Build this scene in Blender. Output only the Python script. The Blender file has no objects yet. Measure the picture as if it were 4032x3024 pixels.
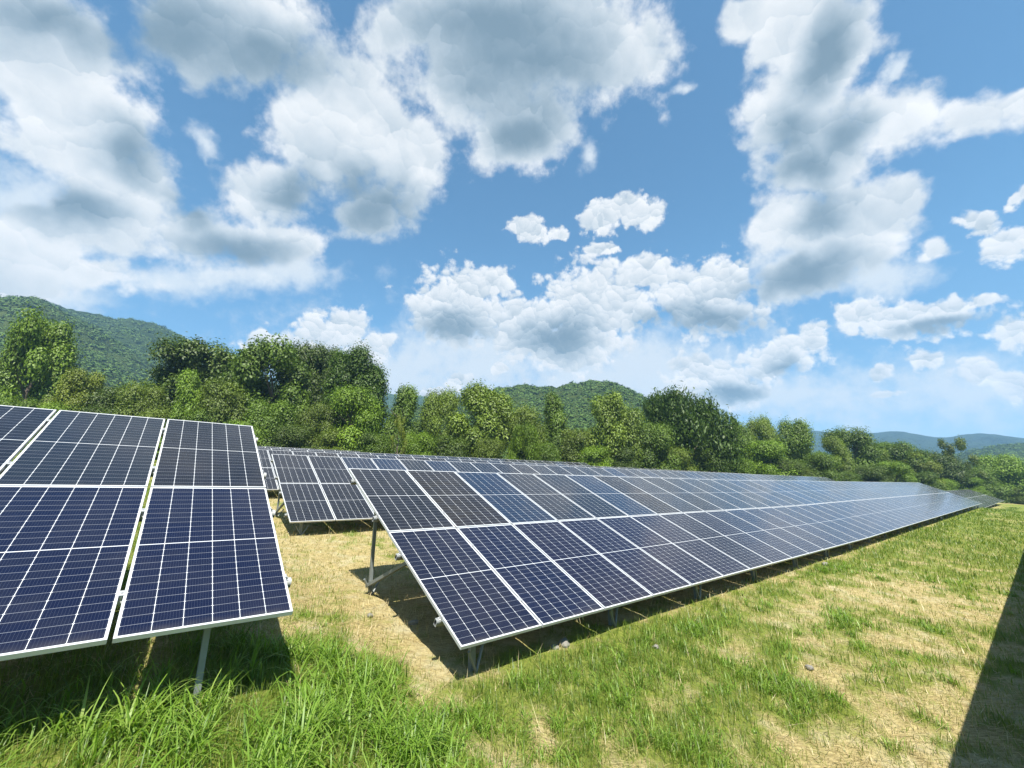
import bpy, math, random
import numpy as np
from mathutils import Vector, Matrix, Euler

C = bpy.context.scene.collection
rad = math.radians
random.seed(7)

# ------------------------------------------------------------------ camera, sky, sun, exposure
scene = bpy.context.scene
cam_data = bpy.data.cameras.new('camera')
cam = bpy.data.objects.new('camera', cam_data)
C.objects.link(cam)
cam_data.sensor_fit = 'HORIZONTAL'
cam_data.angle = 2 * math.atan(2016 / 1648.85)
cam_data.clip_start = 0.05
cam_data.clip_end = 6000
cam.matrix_world = Matrix.Rotation(rad(90 + 14.49), 4, 'X') @ Matrix.Rotation(rad(0.16), 4, 'Z')
scene.camera = cam
scene.view_settings.view_transform = 'Standard'
scene.view_settings.look = 'None'
scene.view_settings.exposure = 1.40
scene.view_settings.gamma = 1.0
scene.cycles.max_bounces = 8
scene.cycles.transparent_max_bounces = 8
scene.cycles.volume_bounces = 0
scene.cycles.volume_step_rate = 4.0
scene.cycles.use_denoising = True

SUN = Vector((0.133, -0.612, 1.0)).normalized()
sun_data = bpy.data.lights.new('sun', 'SUN')
sun_data.energy = 4.8
sun_data.angle = rad(0.53)
sun_data.color = (1.0, 0.95, 0.86)
sun = bpy.data.objects.new('sun', sun_data)
sun.rotation_euler = SUN.to_track_quat('Z', 'Y').to_euler()
C.objects.link(sun)

# clouds: (azimuth, elevation, half width, half height, tilt) in degrees of each mass in the sky
CLOUD_HIGH = [(-42.5,45.9,10.3,4.3,33), (-55.1,37.1,6.5,7.1,16), (-50,33.8,4.8,4.5,22), (-53,30.8,4.7,3,34), (-46.2,29,5.5,4.9,-6), (-27.3,45.5,6.2,4.9,2), (-18.2,41.9,6.9,6,13), (-27.4,40.4,7.1,5.8,19), (-20.2,35.5,5.5,4,12), (-34.8,33.4,6.6,4.9,21), (-31.4,29.3,5.5,3.1,17), (-40.3,26.6,8.1,4.4,9), (-47,25.9,5,3.9,25), (-52.1,21.9,3.7,3.5,4), (-48.3,20.4,5.3,2,10), (-52.2,18.4,4.1,2.8,22), (1.8,53.7,16.1,7.5,-1), (18.4,51,7,5,-14), (1.7,45.8,7,4.6,-1), (-18.5,53.4,4.7,2.7,15), (-7.8,50.3,8.2,5.3,6), (36.5,49.6,2.8,2.2,-29), (42.9,46.6,4.3,4,-34), (44.6,42.2,3.4,5,-33), (38.6,40.2,4.1,5.2,-27), (40.9,35.2,5.6,4.9,-26), (49.1,35.3,5.1,3.7,-34), (52.9,32.8,3.6,2.5,-26), (56.2,32.4,1.2,1.4,-39), (36.5,30,4.6,3.7,-15), (44.1,27.3,5.5,5.1,-24), (47.5,28.7,2.7,3,-27), (49.1,23,1.9,1.3,-24), (36.9,23.8,5.4,3.1,1)]
CLOUD_LOW = [(17.6,35.7,4.8,2.4,-3), (13.8,35.3,2.5,2,-8), (20.8,34.7,2.6,1.9,-12), (3.1,35,2.8,1.6,-2), (7.4,34.5,1.5,1,-4), (13.9,31.7,2.6,1.1,-7), (-8,24.9,7.7,5.7,13), (-3.3,28.1,3.7,2.4,2), (12.4,24.6,10.1,6.9,7), (19.8,28.5,4.3,2.6,-10), (27,23.6,7.1,5.6,-3), (30.7,26.4,2.8,2.1,-15), (1.6,22.6,6.8,4.4,0), (-32.1,17.2,2.8,1.7,11), (-24.2,19.9,4.7,2.7,9), (-26,18.2,3.8,2.3,9), (-19.4,18.7,4.1,2.4,7), (-7.9,14.4,2.1,1.4,2), (-11.3,12.9,2.8,0.9,3), (-1.1,16.4,1.5,0.9,-20), (33.7,15.7,4.7,2.8,-4), (37.8,16.9,1.8,1.8,-12), (27.9,12.6,5.2,2.8,-12), (24.4,14.7,3.6,2.9,-6), (31.5,13.6,2.7,1.9,-8), (46.4,16.6,5.5,2.1,-10), (50.5,16.9,1.9,1.2,11), (42.6,18.7,2.5,1.7,-16), (51.9,13.5,1.6,1.4,14), (45.9,12.6,1.5,1.3,15), (42.4,12.2,1.1,1,15), (49,10.4,1.6,1.3,-11), (51.1,8.9,1.5,1.6,-11), (43.1,9.8,1.2,0.6,-9), (8.2,19.7,9,3.8,-3), (52.5,24,1.3,1.4,-6), (53.1,21.7,2,1.9,-26), (55,24.7,0.6,0.7,-31)]
CLOUD_VEIL = [(-41.4,36.1,1.6,1.4,5), (-29.8,26,1.7,2.2,14), (12.2,43,1.3,2.1,-8), (27.5,46.6,1.2,0.7,-21), (-7,16.2,25.8,7.8,2), (15.7,15.5,21.2,7.6,-4), (34,11.1,14.4,3.7,-7), (48.4,8.5,6.5,3.4,-9), (6.1,11.9,31.5,3.1,-1), (-51.6,17,6.7,3.3,20), (-43.5,21.6,6.3,1.9,19), (49.5,39.6,0.6,1,-46), (38.5,25.3,6.9,3.5,-7), (44.1,21.6,5.1,1.9,-9), (-53.5,25.5,4.4,3.5,30), (-13.4,17.1,20.6,2.5,4), (-36.5,23.7,12.1,2,17)]
CLOUD_BASE = [(-48.6,42.8,7.7,3,38), (-38,45.4,7.3,2.7,29), (-56.8,39.3,3.5,1.9,44), (1.8,51,9.5,5.2,-1), (-2.4,54.9,10.5,3.5,2), (1.7,45.3,4.1,2.4,-1), (44.2,42.8,2.2,4.2,-33), (38.6,37.9,2.8,2.6,-26), (-20.2,35.5,6.1,3.5,12), (-31.1,34.5,3.6,2.3,47), (-41.1,28.7,2.3,1.9,-15), (39,35,3.2,1.8,-25), (44.3,36,2,2.2,-48), (40.8,30,2.8,2.3,-65), (37.8,24,5.3,2.3,-5), (-8.5,21.8,4.7,2,3), (7.3,20.9,5.8,2.6,-2), (27.3,21,5.8,1.7,-10), (21.6,21.8,4.3,1.8,-8), (34,14,2.6,1.1,-9), (27.8,11.8,2.9,1.1,-6), (-50.8,25.6,3.6,1.7,14), (-47.8,32.3,2.5,2.6,-9), (-36.1,26.7,5.5,1.8,18), (47.8,15.3,3.2,0.7,-9), (-23.7,37.4,3.1,2.5,15)]

world = bpy.data.worlds.new('World')
scene.world = world
world.use_nodes = True
world.cycles.sampling_method = 'MANUAL'
world.cycles.sample_map_resolution = 512


def build_sky():
    nt = world.node_tree
    N, Lk = nt.nodes, nt.links
    N.clear()

    def node(t, **kw):
        n = N.new(t)
        for k, v in kw.items():
            setattr(n, k, v)
        return n

    def put(sock, v):
        if isinstance(v, (int, float)):
            sock.default_value = v
        elif isinstance(v, (tuple, list)):
            sock.default_value = v
        else:
            Lk.new(v, sock)

    def mt(op, a, b=0.0, c=0.0, clamp=False):
        n = node('ShaderNodeMath', operation=op, use_clamp=clamp)
        put(n.inputs[0], a); put(n.inputs[1], b); put(n.inputs[2], c)
        return n.outputs[0]

    def vm(op, a, b=None, s=None):
        n = node('ShaderNodeVectorMath', operation=op)
        put(n.inputs[0], a)
        if b is not None: put(n.inputs[1], b)
        if s is not None: put(n.inputs['Scale'], s)
        return n.outputs[1] if op in ('LENGTH', 'DOT_PRODUCT') else n.outputs[0]

    def ramp(v, a, b, lo=0.0, hi=1.0):
        n = node('ShaderNodeMapRange', interpolation_type='SMOOTHSTEP')
        put(n.inputs['Value'], v); put(n.inputs['From Min'], a); put(n.inputs['From Max'], b)
        put(n.inputs['To Min'], lo); put(n.inputs['To Max'], hi)
        return n.outputs[0]

    def mix(f, a, b):
        n = node('ShaderNodeMix', data_type='RGBA')
        put(n.inputs[0], f); put(n.inputs[6], a); put(n.inputs[7], b)
        return n.outputs[2]

    def noise(v, scale, detail, rough, lac=2.0):
        n = node('ShaderNodeTexNoise')
        put(n.inputs['Vector'], v)
        n.inputs['Scale'].default_value = scale
        n.inputs['Detail'].default_value = detail
        n.inputs['Roughness'].default_value = rough
        n.inputs['Lacunarity'].default_value = lac
        return n.outputs['Fac']

    D = node('ShaderNodeTexCoord').outputs['Generated']
    D = vm('NORMALIZE', D)

    def masses(lst, v, k=0.12):
        out = None
        v0 = v
        for i, (az, el, ra, re, ro) in enumerate(lst):
            if i and i % 5 == 0:      # work through the masses a few at a time
                n = node('ShaderNodeVectorMath', operation='MULTIPLY_ADD')
                put(n.inputs[0], out); n.inputs[1].default_value = (1e-7, 1e-7, 1e-7); put(n.inputs[2], v0)
                v = n.outputs[0]
            a, e = rad(az), rad(el)
            c = Vector((math.sin(a) * math.cos(e), math.cos(a) * math.cos(e), math.sin(e)))
            ex = Vector((math.cos(a), -math.sin(a), 0))
            ey = Vector((0, 0, 1)) - c * c.z
            ey.normalize()
            cr, sr = math.cos(rad(ro)), math.sin(rad(ro))
            x2, y2 = ex * cr + ey * sr, ey * cr - ex * sr
            m = Matrix((x2, y2, x2.cross(y2))).transposed()
            mp = node('ShaderNodeMapping', vector_type='TEXTURE')
            put(mp.inputs['Vector'], v)
            mp.inputs['Location'].default_value = c
            mp.inputs['Rotation'].default_value = m.to_euler('XYZ')
            mp.inputs['Scale'].default_value = (math.sin(rad(ra)), math.sin(rad(re)), 0.5)
            ln = vm('LENGTH', mp.outputs[0])
            out = ln if out is None else mt('SMOOTH_MIN', out, ln, k)
        res = mt('SUBTRACT', 1.0, out)
        return res

    # domain warp, so the masses get ragged outlines
    def wnoise(sc, de, amp):
        wn = node('ShaderNodeTexNoise')
        Lk.new(D, wn.inputs['Vector'])
        wn.inputs['Scale'].default_value = sc
        wn.inputs['Detail'].default_value = de
        wn.inputs['Roughness'].default_value = 0.55
        return vm('SCALE', vm('SUBTRACT', wn.outputs['Color'], (0.5, 0.5, 0.5)), s=amp)

    w1 = wnoise(8.0, 2.0, 0.075)
    Dw = vm('ADD', vm('ADD', D, w1), wnoise(30.0, 4.0, 0.026))

    def after(x):
        n = node('ShaderNodeVectorMath', operation='MULTIPLY_ADD')
        put(n.inputs[0], x); n.inputs[1].default_value = (1e-7, 1e-7, 1e-7); put(n.inputs[2], Dw)
        return n.outputs[0]

    def billow(v, scale, smooth=False):
        """rounded heads: how far inside a head this direction lies, and how much it faces the light"""
        n = node('ShaderNodeTexVoronoi', feature='SMOOTH_F1' if smooth else 'F1')
        put(n.inputs['Vector'], v)
        n.inputs['Scale'].default_value = scale
        if smooth: n.inputs['Smoothness'].default_value = 0.35
        off = vm('SUBTRACT', v, n.outputs['Position'])
        lit = mt('MULTIPLY', vm('DOT_PRODUCT', off, (0.18, -0.25, 0.95)), scale)
        return mt('SUBTRACT', 0.45, n.outputs['Distance']), lit

    hi = masses(CLOUD_HIGH, Dw, 0.22)
    lo = masses(CLOUD_LOW, after(hi), 0.12)
    ve = masses(CLOUD_VEIL, after(lo), 0.3)
    ba = masses(CLOUD_BASE, after(ve), 0.35)
    sep = node('ShaderNodeSeparateXYZ')
    Lk.new(D, sep.inputs[0])
    wv = vm('ADD', vm('ADD', D, wnoise(13.0, 2.0, 0.055)), wnoise(44.0, 4.0, 0.024))
    bh1, lh1 = billow(wv, 9.0, True)
    bh2, lh2 = billow(wv, 23.0)
    bl2, ll2 = billow(wv, 50.0)
    nh = noise(D, 6.5, 9.0, 0.58)
    nf = noise(D, 38.0, 6.0, 0.62)
    # elsewhere in the sky (behind and to the sides) broken cumulus from noise alone
    away = ramp(sep.outputs[1], 0.30, 0.05)
    beh = mt('SUBTRACT', mt('MULTIPLY', mt('ADD', mt('MULTIPLY', nh, 4.0), -2.7), away), mt('SUBTRACT', 1.0, away))

    fine = mt('MULTIPLY', mt('SUBTRACT', nf, 0.5), 0.65)
    dh = mt('ADD', mt('MULTIPLY_ADD', mt('SUBTRACT', nh, 0.5), 1.7, hi), mt('ADD', mt('MULTIPLY', bh1, 0.35), mt('MULTIPLY_ADD', bh2, 0.25, fine)))
    dl = mt('ADD', mt('MULTIPLY_ADD', mt('SUBTRACT', nh, 0.5), 0.5, lo), mt('ADD', mt('MULTIPLY', bh2, 0.50), mt('MULTIPLY_ADD', bl2, 0.40, mt('MULTIPLY', fine, 1.9))))
    dl = mt('ADD', dl, 0.06)
    alpha = mt('MAXIMUM', mt('MAXIMUM', ramp(dh, -0.12, 0.38), ramp(dl, -0.04, 0.34)), ramp(beh, 0.0, 0.5))
    veil = mt('MULTIPLY', ramp(mt('MULTIPLY_ADD', mt('ADD', mt('SUBTRACT', nh, 0.5), mt('MULTIPLY', mt('SUBTRACT', nf, 0.5), 0.5)), 2.3, ve), -0.35, 0.80), 0.92)
    # light on the heads, shade under them and inside the thick of each mass
    isl = ramp(mt('SUBTRACT', dl, dh), -0.2, 0.3)
    lit_h = mt('MULTIPLY_ADD', lh1, 0.26, mt('MULTIPLY', lh2, 0.12))
    lit_l = mt('MULTIPLY_ADD', lh2, 0.26, mt('MULTIPLY', ll2, 0.16))
    lit = mt('MULTIPLY_ADD', mt('SUBTRACT', lit_l, lit_h), isl, lit_h)
    grey = ramp(mt('MULTIPLY_ADD', mt('SUBTRACT', nh, 0.5), 1.1, ba), -0.75, 1.05)
    core = mt('MAXIMUM', mt('MULTIPLY_ADD', bh1, 0.5, hi), lo)
    thick = ramp(core, 0.0, 0.9)
    shade = mt('MULTIPLY_ADD', grey, 0.70, mt('MULTIPLY', thick, 0.14))
    shade = mt('SUBTRACT', shade, mt('MULTIPLY', lit, mt('SUBTRACT', 1.0, mt('MULTIPLY', grey, 0.45))))
    shade = mt('ADD', shade, mt('MULTIPLY_ADD', mt('SUBTRACT', 0.5, nf), 0.16, 0.175), clamp=True)
    cr = node('ShaderNodeValToRGB')
    cr.color_ramp.interpolation = 'B_SPLINE'
    Lk.new(shade, cr.inputs[0])
    el = cr.color_ramp.elements
    el[0].position = 0.0; el[0].color = (0.68, 0.685, 0.69, 1)
    el[1].position = 1.0; el[1].color = (0.125, 0.19, 0.245, 1)
    e1 = el.new(0.15); e1.color = (0.62, 0.63, 0.64, 1)
    e2 = el.new(0.40); e2.color = (0.44, 0.49, 0.53, 1)
    e3 = el.new(0.70); e3.color = (0.26, 0.33, 0.385, 1)

    sky = node('ShaderNodeTexSky', sky_type='NISHITA')
    sky.sun_disc = False
    sky.sun_elevation = math.asin(SUN.z)
    sky.sun_rotation = math.atan2(SUN.x, SUN.y)
    sky.altitude = 100
    sky.air_density = 1.0
    sky.dust_density = 0.5
    sky.ozone_density = 1.6
    low = ramp(sep.outputs[2], 0.45, 0.0)
    skyc = mix(low, vm('MULTIPLY', sky.outputs[0], (0.68, 1.00, 1.02)), vm('MULTIPLY', sky.outputs[0], (0.56, 0.65, 0.72)))
    K = 8.0     # cloud colours are written for a Background strength near 0.1
    cloudc = vm('SCALE', cr.outputs[0], s=K)
    veilc = (0.52 * K, 0.565 * K, 0.605 * K, 1)
    c1 = mix(veil, skyc, veilc)
    c2 = mix(alpha, c1, cloudc)
    bg = node('ShaderNodeBackground')
    put(bg.inputs['Color'], c2)
    bg.inputs['Strength'].default_value = 0.072
    out = node('ShaderNodeOutputWorld')
    Lk.new(bg.outputs[0], out.inputs['Surface'])


build_sky()

# ------------------------------------------------------------------ field geometry
ROW_O = np.array([-3.107, 8.139, 0.430])            # upper left corner of the main row of panels
ROW_D = np.array([0.77865, 0.62746])                # along the rows
ROW_H = np.array([0.62746, -0.77865])               # across the rows, downhill
PW, PH, PGAP = 1.134, 2.279, 0.02                   # panel width, panel length, gap between upper and lower panel


def sstep(a, b, x):
    t = np.clip((np.asarray(x, float) - a) / (b - a), 0, 1)
    return t * t * (3 - 2 * t)


def to_uh(x, y):
    dx, dy = x - ROW_O[0], y - ROW_O[1]
    return dx * ROW_D[0] + dy * ROW_D[1], dx * ROW_H[0] + dy * ROW_H[1]


def terrace(h):
    k = np.floor((h - 0.93) / 8.33)
    r = h - 0.93 - k * 8.33
    return np.interp(r, [0, 3.17, 6.4, 8.33], [-1.62, -2.0, -2.43, -2.45]) - 0.83 * k


def ground_z(x, y):
    u, h = to_uh(x, y)
    hc = np.clip(h, -62, 14)
    z = 0.5 * terrace(hc) + 0.25 * (terrace(np.clip(hc - .5, -62, 14)) + terrace(np.clip(hc + .5, -62, 14)))
    z = z + 0.0105 * np.clip(u, -30, 62)
    z = z + 0.36 * sstep(0.2, -2.6, u) * sstep(30, 20, -u) * sstep(-8, -2, h) * sstep(8, 5.2, h)
    z = z - 0.85 * sstep(59, 66, u) * sstep(8.5, 5.5, h) * sstep(-12, -6, h)
    return z


def _hash(ix, iy, s):
    v = np.sin(ix * 127.1 + iy * 311.7 + s * 74.7) * 43758.5453
    return v - np.floor(v)


def vnoise(x, y, s=0):
    ix, iy = np.floor(x), np.floor(y)
    fx, fy = x - ix, y - iy
    fx, fy = fx * fx * (3 - 2 * fx), fy * fy * (3 - 2 * fy)
    a, b = _hash(ix, iy, s), _hash(ix + 1, iy, s)
    c, d = _hash(ix, iy + 1, s), _hash(ix + 1, iy + 1, s)
    return (a * (1 - fx) + b * fx) * (1 - fy) + (c * (1 - fx) + d * fx) * fy


def fbm(x, y, s=0, o=4):
    t, a, n = 0.0, 0.5, 0.0
    for i in range(o):
        t = t + a * vnoise(x * 2 ** i, y * 2 ** i, s + i * 13)
        n += a
        a *= 0.5
    return t / n


GREEN_SPOTS = [(3.56, 7.03, .7), (5.58, 7.76, .55), (7.01, 8.03, .6), (5.37, 6.72, .6), (4.74, 6.19, .5), (3.31, 5.68, .65),
               (3.45, 5.22, .6), (2.59, 5.36, .7), (11.51, 12.36, 1.1), (4.19, 5.56, .5), (0.0, 5.2, .9), (0.9, 5.6, .9), (1.9, 6.4, .7),
               (-1.0, 3.6, 1.0), (1.3, 4.4, .5), (2.0, 3.9, .6), (18.8, 18.9, 2.5), (14.5, 15.2, 1.6), (-2.45, 6.2, .35), (16.5, 15.2, 1.2)]
DRY_SPOTS = [(3.95, 5.82, .5), (5.97, 7.4, .7), (3.86, 4.85, .8), (0.33, 4.76, .45), (0.11, 4.07, .6), (6.9, 9.3, 1.2), (9.0, 10.3, 1.3), (7.6, 7.0, .8), (-0.9, 5.3, .5),
             (-1.9, 5.9, .6), (1.1, 3.6, .35), (5.2, 8.7, .8), (-4.0, 9.8, 1.6), (-3.2, 7.6, .9), (2.6, 4.4, .35)]


def green_mask(x, y):
    """0 = dry straw and bare soil, 1 = lush grass"""
    u, h = to_uh(x, y)
    m = 0.545 + 0.7 * (fbm(x * .9, y * .9, 3) - .5) + 0.5 * (vnoise(x * 9, y * 9, 77) - .5) + 1.5 * (fbm(x * 3.4, y * 3.4, 9, 3) - .5)
    m = m + 0.55 * sstep(-0.1, -1.2, u) * sstep(2.0, 3.4, h)                      # lush bank in front of the left table
    m = m + 0.20 * sstep(-1.6, -2.4, u) * sstep(.5, -.5, h)
    m = m - 0.22 * sstep(-2.6, -1.2, u) * sstep(1.6, .4, u) * sstep(3.6, 1.5, h)    # dry lane between the tables
    m = m - 0.30 * sstep(4.4, 3.7, h) * sstep(-.6, .4, u)
    m = m + 0.35 * np.exp(-((h - 4.45) / .4) ** 2) * sstep(-.2, .6, u)             # green fringe along the low edge
    m = m + 0.22 * sstep(14, 30, u)
    m = m - 0.10 * sstep(5.0, 6.0, h) * sstep(14, 8, u) * sstep(1, 2, u)
    for cx, cy, r in GREEN_SPOTS:
        m = m + 0.34 * np.exp(-((x - cx) ** 2 + (y - cy) ** 2) / (r * r * .8))
    for cx, cy, r in DRY_SPOTS:
        m = m - 0.34 * np.exp(-((x - cx) ** 2 + (y - cy) ** 2) / (r * r * .7))
    return np.clip(m, 0, 1)


# ------------------------------------------------------------------ helpers
def tag(o, label=None, cat=None, group=None, kind=None):
    if label: o['label'] = label
    if cat: o['category'] = cat
    if group: o['group'] = group
    if kind: o['kind'] = kind
    return o


def np_mesh(name, verts, faces, mats=(), attrs=None, smooth=False, uv=None, fmat=None):
    """faces: an (n,4) or (n,3) int array"""
    me = bpy.data.meshes.new(name)
    verts = np.asarray(verts, np.float32); faces = np.asarray(faces, np.int32)
    k = faces.shape[1]
    me.vertices.add(len(verts)); me.vertices.foreach_set('co', verts.ravel())
    me.loops.add(faces.size); me.loops.foreach_set('vertex_index', faces.ravel())
    me.polygons.add(len(faces))
    me.polygons.foreach_set('loop_start', np.arange(0, faces.size, k, dtype=np.int32))
    me.polygons.foreach_set('loop_total', np.full(len(faces), k, np.int32))
    if fmat is not None:
        me.polygons.foreach_set('material_index', np.asarray(fmat, np.int32))
    me.update(calc_edges=True)
    if smooth:
        me.polygons.foreach_set('use_smooth', np.ones(len(faces), bool))
    for an, av in (attrs or {}).items():
        a = me.attributes.new(an, 'FLOAT', 'POINT')
        a.data.foreach_set('value', np.asarray(av, np.float32))
    if uv is not None:
        l = me.uv_layers.new(name='UVMap')
        l.data.foreach_set('uv', np.asarray(uv, np.float32).ravel())
    for m in mats:
        me.materials.append(m)
    return me


def link(name, me, parent=None, mw=None, loc=None):
    o = bpy.data.objects.new(name, me)
    C.objects.link(o)
    if parent is not None: o.parent = parent
    if mw is not None: o.matrix_local = mw
    if loc is not None: o.location = loc
    return o


class MB:
    """collects boxes and bars into one mesh"""
    def __init__(self): self.v, self.f, self.m = [], [], []

    def hexa(self, p, m=0):
        b = len(self.v); self.v += [tuple(q) for q in p]
        for q in ((0, 3, 2, 1), (4, 5, 6, 7), (0, 1, 5, 4), (1, 2, 6, 5), (2, 3, 7, 6), (3, 0, 4, 7)):
            self.f.append(tuple(b + i for i in q)); self.m.append(m)

    def box(self, x0, x1, y0, y1, z0, z1, m=0):
        self.hexa([(x0, y0, z0), (x1, y0, z0), (x1, y1, z0), (x0, y1, z0), (x0, y0, z1), (x1, y0, z1), (x1, y1, z1), (x0, y1, z1)], m)

    def bar(self, a, b, w, t, side, m=0):
        a, b = Vector(a), Vector(b); d = (b - a).normalized()
        s = (Vector(side) - d * d.dot(Vector(side))).normalized(); n = d.cross(s)
        q = [(-w / 2, -t / 2), (w / 2, -t / 2), (w / 2, t / 2), (-w / 2, t / 2)]
        self.hexa([a + s * i + n * j for i, j in q] + [b + s * i + n * j for i, j in q], m)

    def channel(self, a, b, w, t, side, wall=.006, m=0):
        """a C section: web and two flanges"""
        a, b = Vector(a), Vector(b); d = (b - a).normalized()
        s = (Vector(side) - d * d.dot(Vector(side))).normalized(); n = d.cross(s)
        self.bar(a - n * (t / 2 - wall / 2), b - n * (t / 2 - wall / 2), w, wall, side, m)
        for k in (-1, 1):
            o = s * k * (w / 2 - wall / 2) + n * wall * .5
            self.bar(a + o, b + o, wall, t - wall - .0004, side, m)

    def pipe(self, a, b, r, m=0):
        a, b = Vector(a), Vector(b); d = (b - a).normalized()
        s = d.orthogonal().normalized(); t = d.cross(s); o = len(self.v)
        for c in (a, b):
            for i in range(8):
                self.v.append(tuple(c + (s * math.cos(math.pi * i / 4) + t * math.sin(math.pi * i / 4)) * r))
        q = [(i, (i + 1) % 8, 8 + (i + 1) % 8, 8 + i) for i in range(8)]
        q += [(0, 7, 2, 1), (7, 6, 3, 2), (6, 5, 4, 3), (8, 9, 10, 15), (15, 10, 11, 14), (14, 11, 12, 13)]
        for c in q:
            self.f.append(tuple(o + i for i in c)); self.m.append(m)

    def mesh(self, name, *mats):
        me = bpy.data.meshes.new(name)
        me.from_pydata(self.v, [], self.f)
        for m in mats: me.materials.append(m)
        me.polygons.foreach_set('material_index', self.m)
        me.update()
        return me


# ------------------------------------------------------------------ materials
def new_mat(name):
    m = bpy.data.materials.new(name); m.use_nodes = True
    nt = m.node_tree; nt.nodes.clear()
    return m, nt


class NT:
    def __init__(self, nt): self.nt = nt

    def n(self, t, **kw):
        x = self.nt.nodes.new(t)
        for k, v in kw.items(): setattr(x, k, v)
        return x

    def put(self, s, v):
        if isinstance(v, (int, float, tuple, list)): s.default_value = v
        else: self.nt.links.new(v, s)

    def m(self, op, a, b=0.0, c=0.0, clamp=False):
        x = self.n('ShaderNodeMath', operation=op, use_clamp=clamp)
        self.put(x.inputs[0], a); self.put(x.inputs[1], b); self.put(x.inputs[2], c)
        return x.outputs[0]

    def mix(self, f, a, b, blend='MIX'):
        x = self.n('ShaderNodeMix', data_type='RGBA', blend_type=blend)
        self.put(x.inputs[0], f); self.put(x.inputs[6], a); self.put(x.inputs[7], b)
        return x.outputs[2]

    def noise(self, v, sc, de=3.0, ro=.5):
        x = self.n('ShaderNodeTexNoise')
        if v is not None: self.put(x.inputs['Vector'], v)
        x.inputs['Scale'].default_value = sc; x.inputs['Detail'].default_value = de; x.inputs['Roughness'].default_value = ro
        return x.outputs['Fac']

    def ramp(self, v, a, b, lo=0.0, hi=1.0):
        x = self.n('ShaderNodeMapRange', interpolation_type='SMOOTHSTEP')
        self.put(x.inputs['Value'], v); self.put(x.inputs['From Min'], a); self.put(x.inputs['From Max'], b)
        self.put(x.inputs['To Min'], lo); self.put(x.inputs['To Max'], hi)
        return x.outputs[0]

    def attr(self, name): return self.n('ShaderNodeAttribute', attribute_name=name).outputs['Fac']

    def bsdf(self, col, rough, metal=0.0, spec=.5, normal=None):
        x = self.n('ShaderNodeBsdfPrincipled')
        self.put(x.inputs['Base Color'], col); self.put(x.inputs['Roughness'], rough); self.put(x.inputs['Metallic'], metal)
        x.inputs['Specular IOR Level'].default_value = spec
        if normal is not None: self.put(x.inputs['Normal'], normal)
        return x

    def bump(self, h, st, di):
        x = self.n('ShaderNodeBump'); self.put(x.inputs['Height'], h)
        x.inputs['Strength'].default_value = st; x.inputs['Distance'].default_value = di
        return x.outputs[0]

    def out(self, s, vol=None):
        o = self.n('ShaderNodeOutputMaterial')
        if s is not None: self.nt.links.new(s, o.inputs['Surface'])
        if vol is not None: self.nt.links.new(vol, o.inputs['Volume'])


def mat_plain(name, col, rough, metal=0.0, var=.12, scale=9.0):
    m, nt = new_mat(name); t = NT(nt)
    oc = t.n('ShaderNodeTexCoord').outputs['Object']
    nz = t.noise(oc, scale, 5.0, .6)
    c = t.mix(nz, tuple(x * (1 - var) for x in col) + (1,), tuple(min(1, x * (1 + var)) for x in col) + (1,))
    t.out(t.bsdf(c, t.ramp(nz, .2, .8, rough - .06, rough + .08), metal).outputs[0])
    return m


M_FRAME = mat_plain('anodised_aluminium', (0.5328, 0.54, 0.5472), .38, .35, .05)
M_CLAMP = mat_plain('clamp_metal', (0.432, 0.432, 0.432), .42, .5, .12)
M_GALV = mat_plain('galvanised_steel', (0.1944, 0.216, 0.2088), .5, .4, .22, 14.0)
M_PURLIN = mat_plain('purlin_zinc', (0.4464, 0.4608, 0.4536), .45, .2, .12, 14.0)
M_STONE = mat_plain('pale_stone', (.17, .16, .14), .9, 0, .35, 14.0)
M_BARK = mat_plain('bark', (0.0936, 0.072, 0.054), .9, 0, .4, 6.0)


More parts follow.
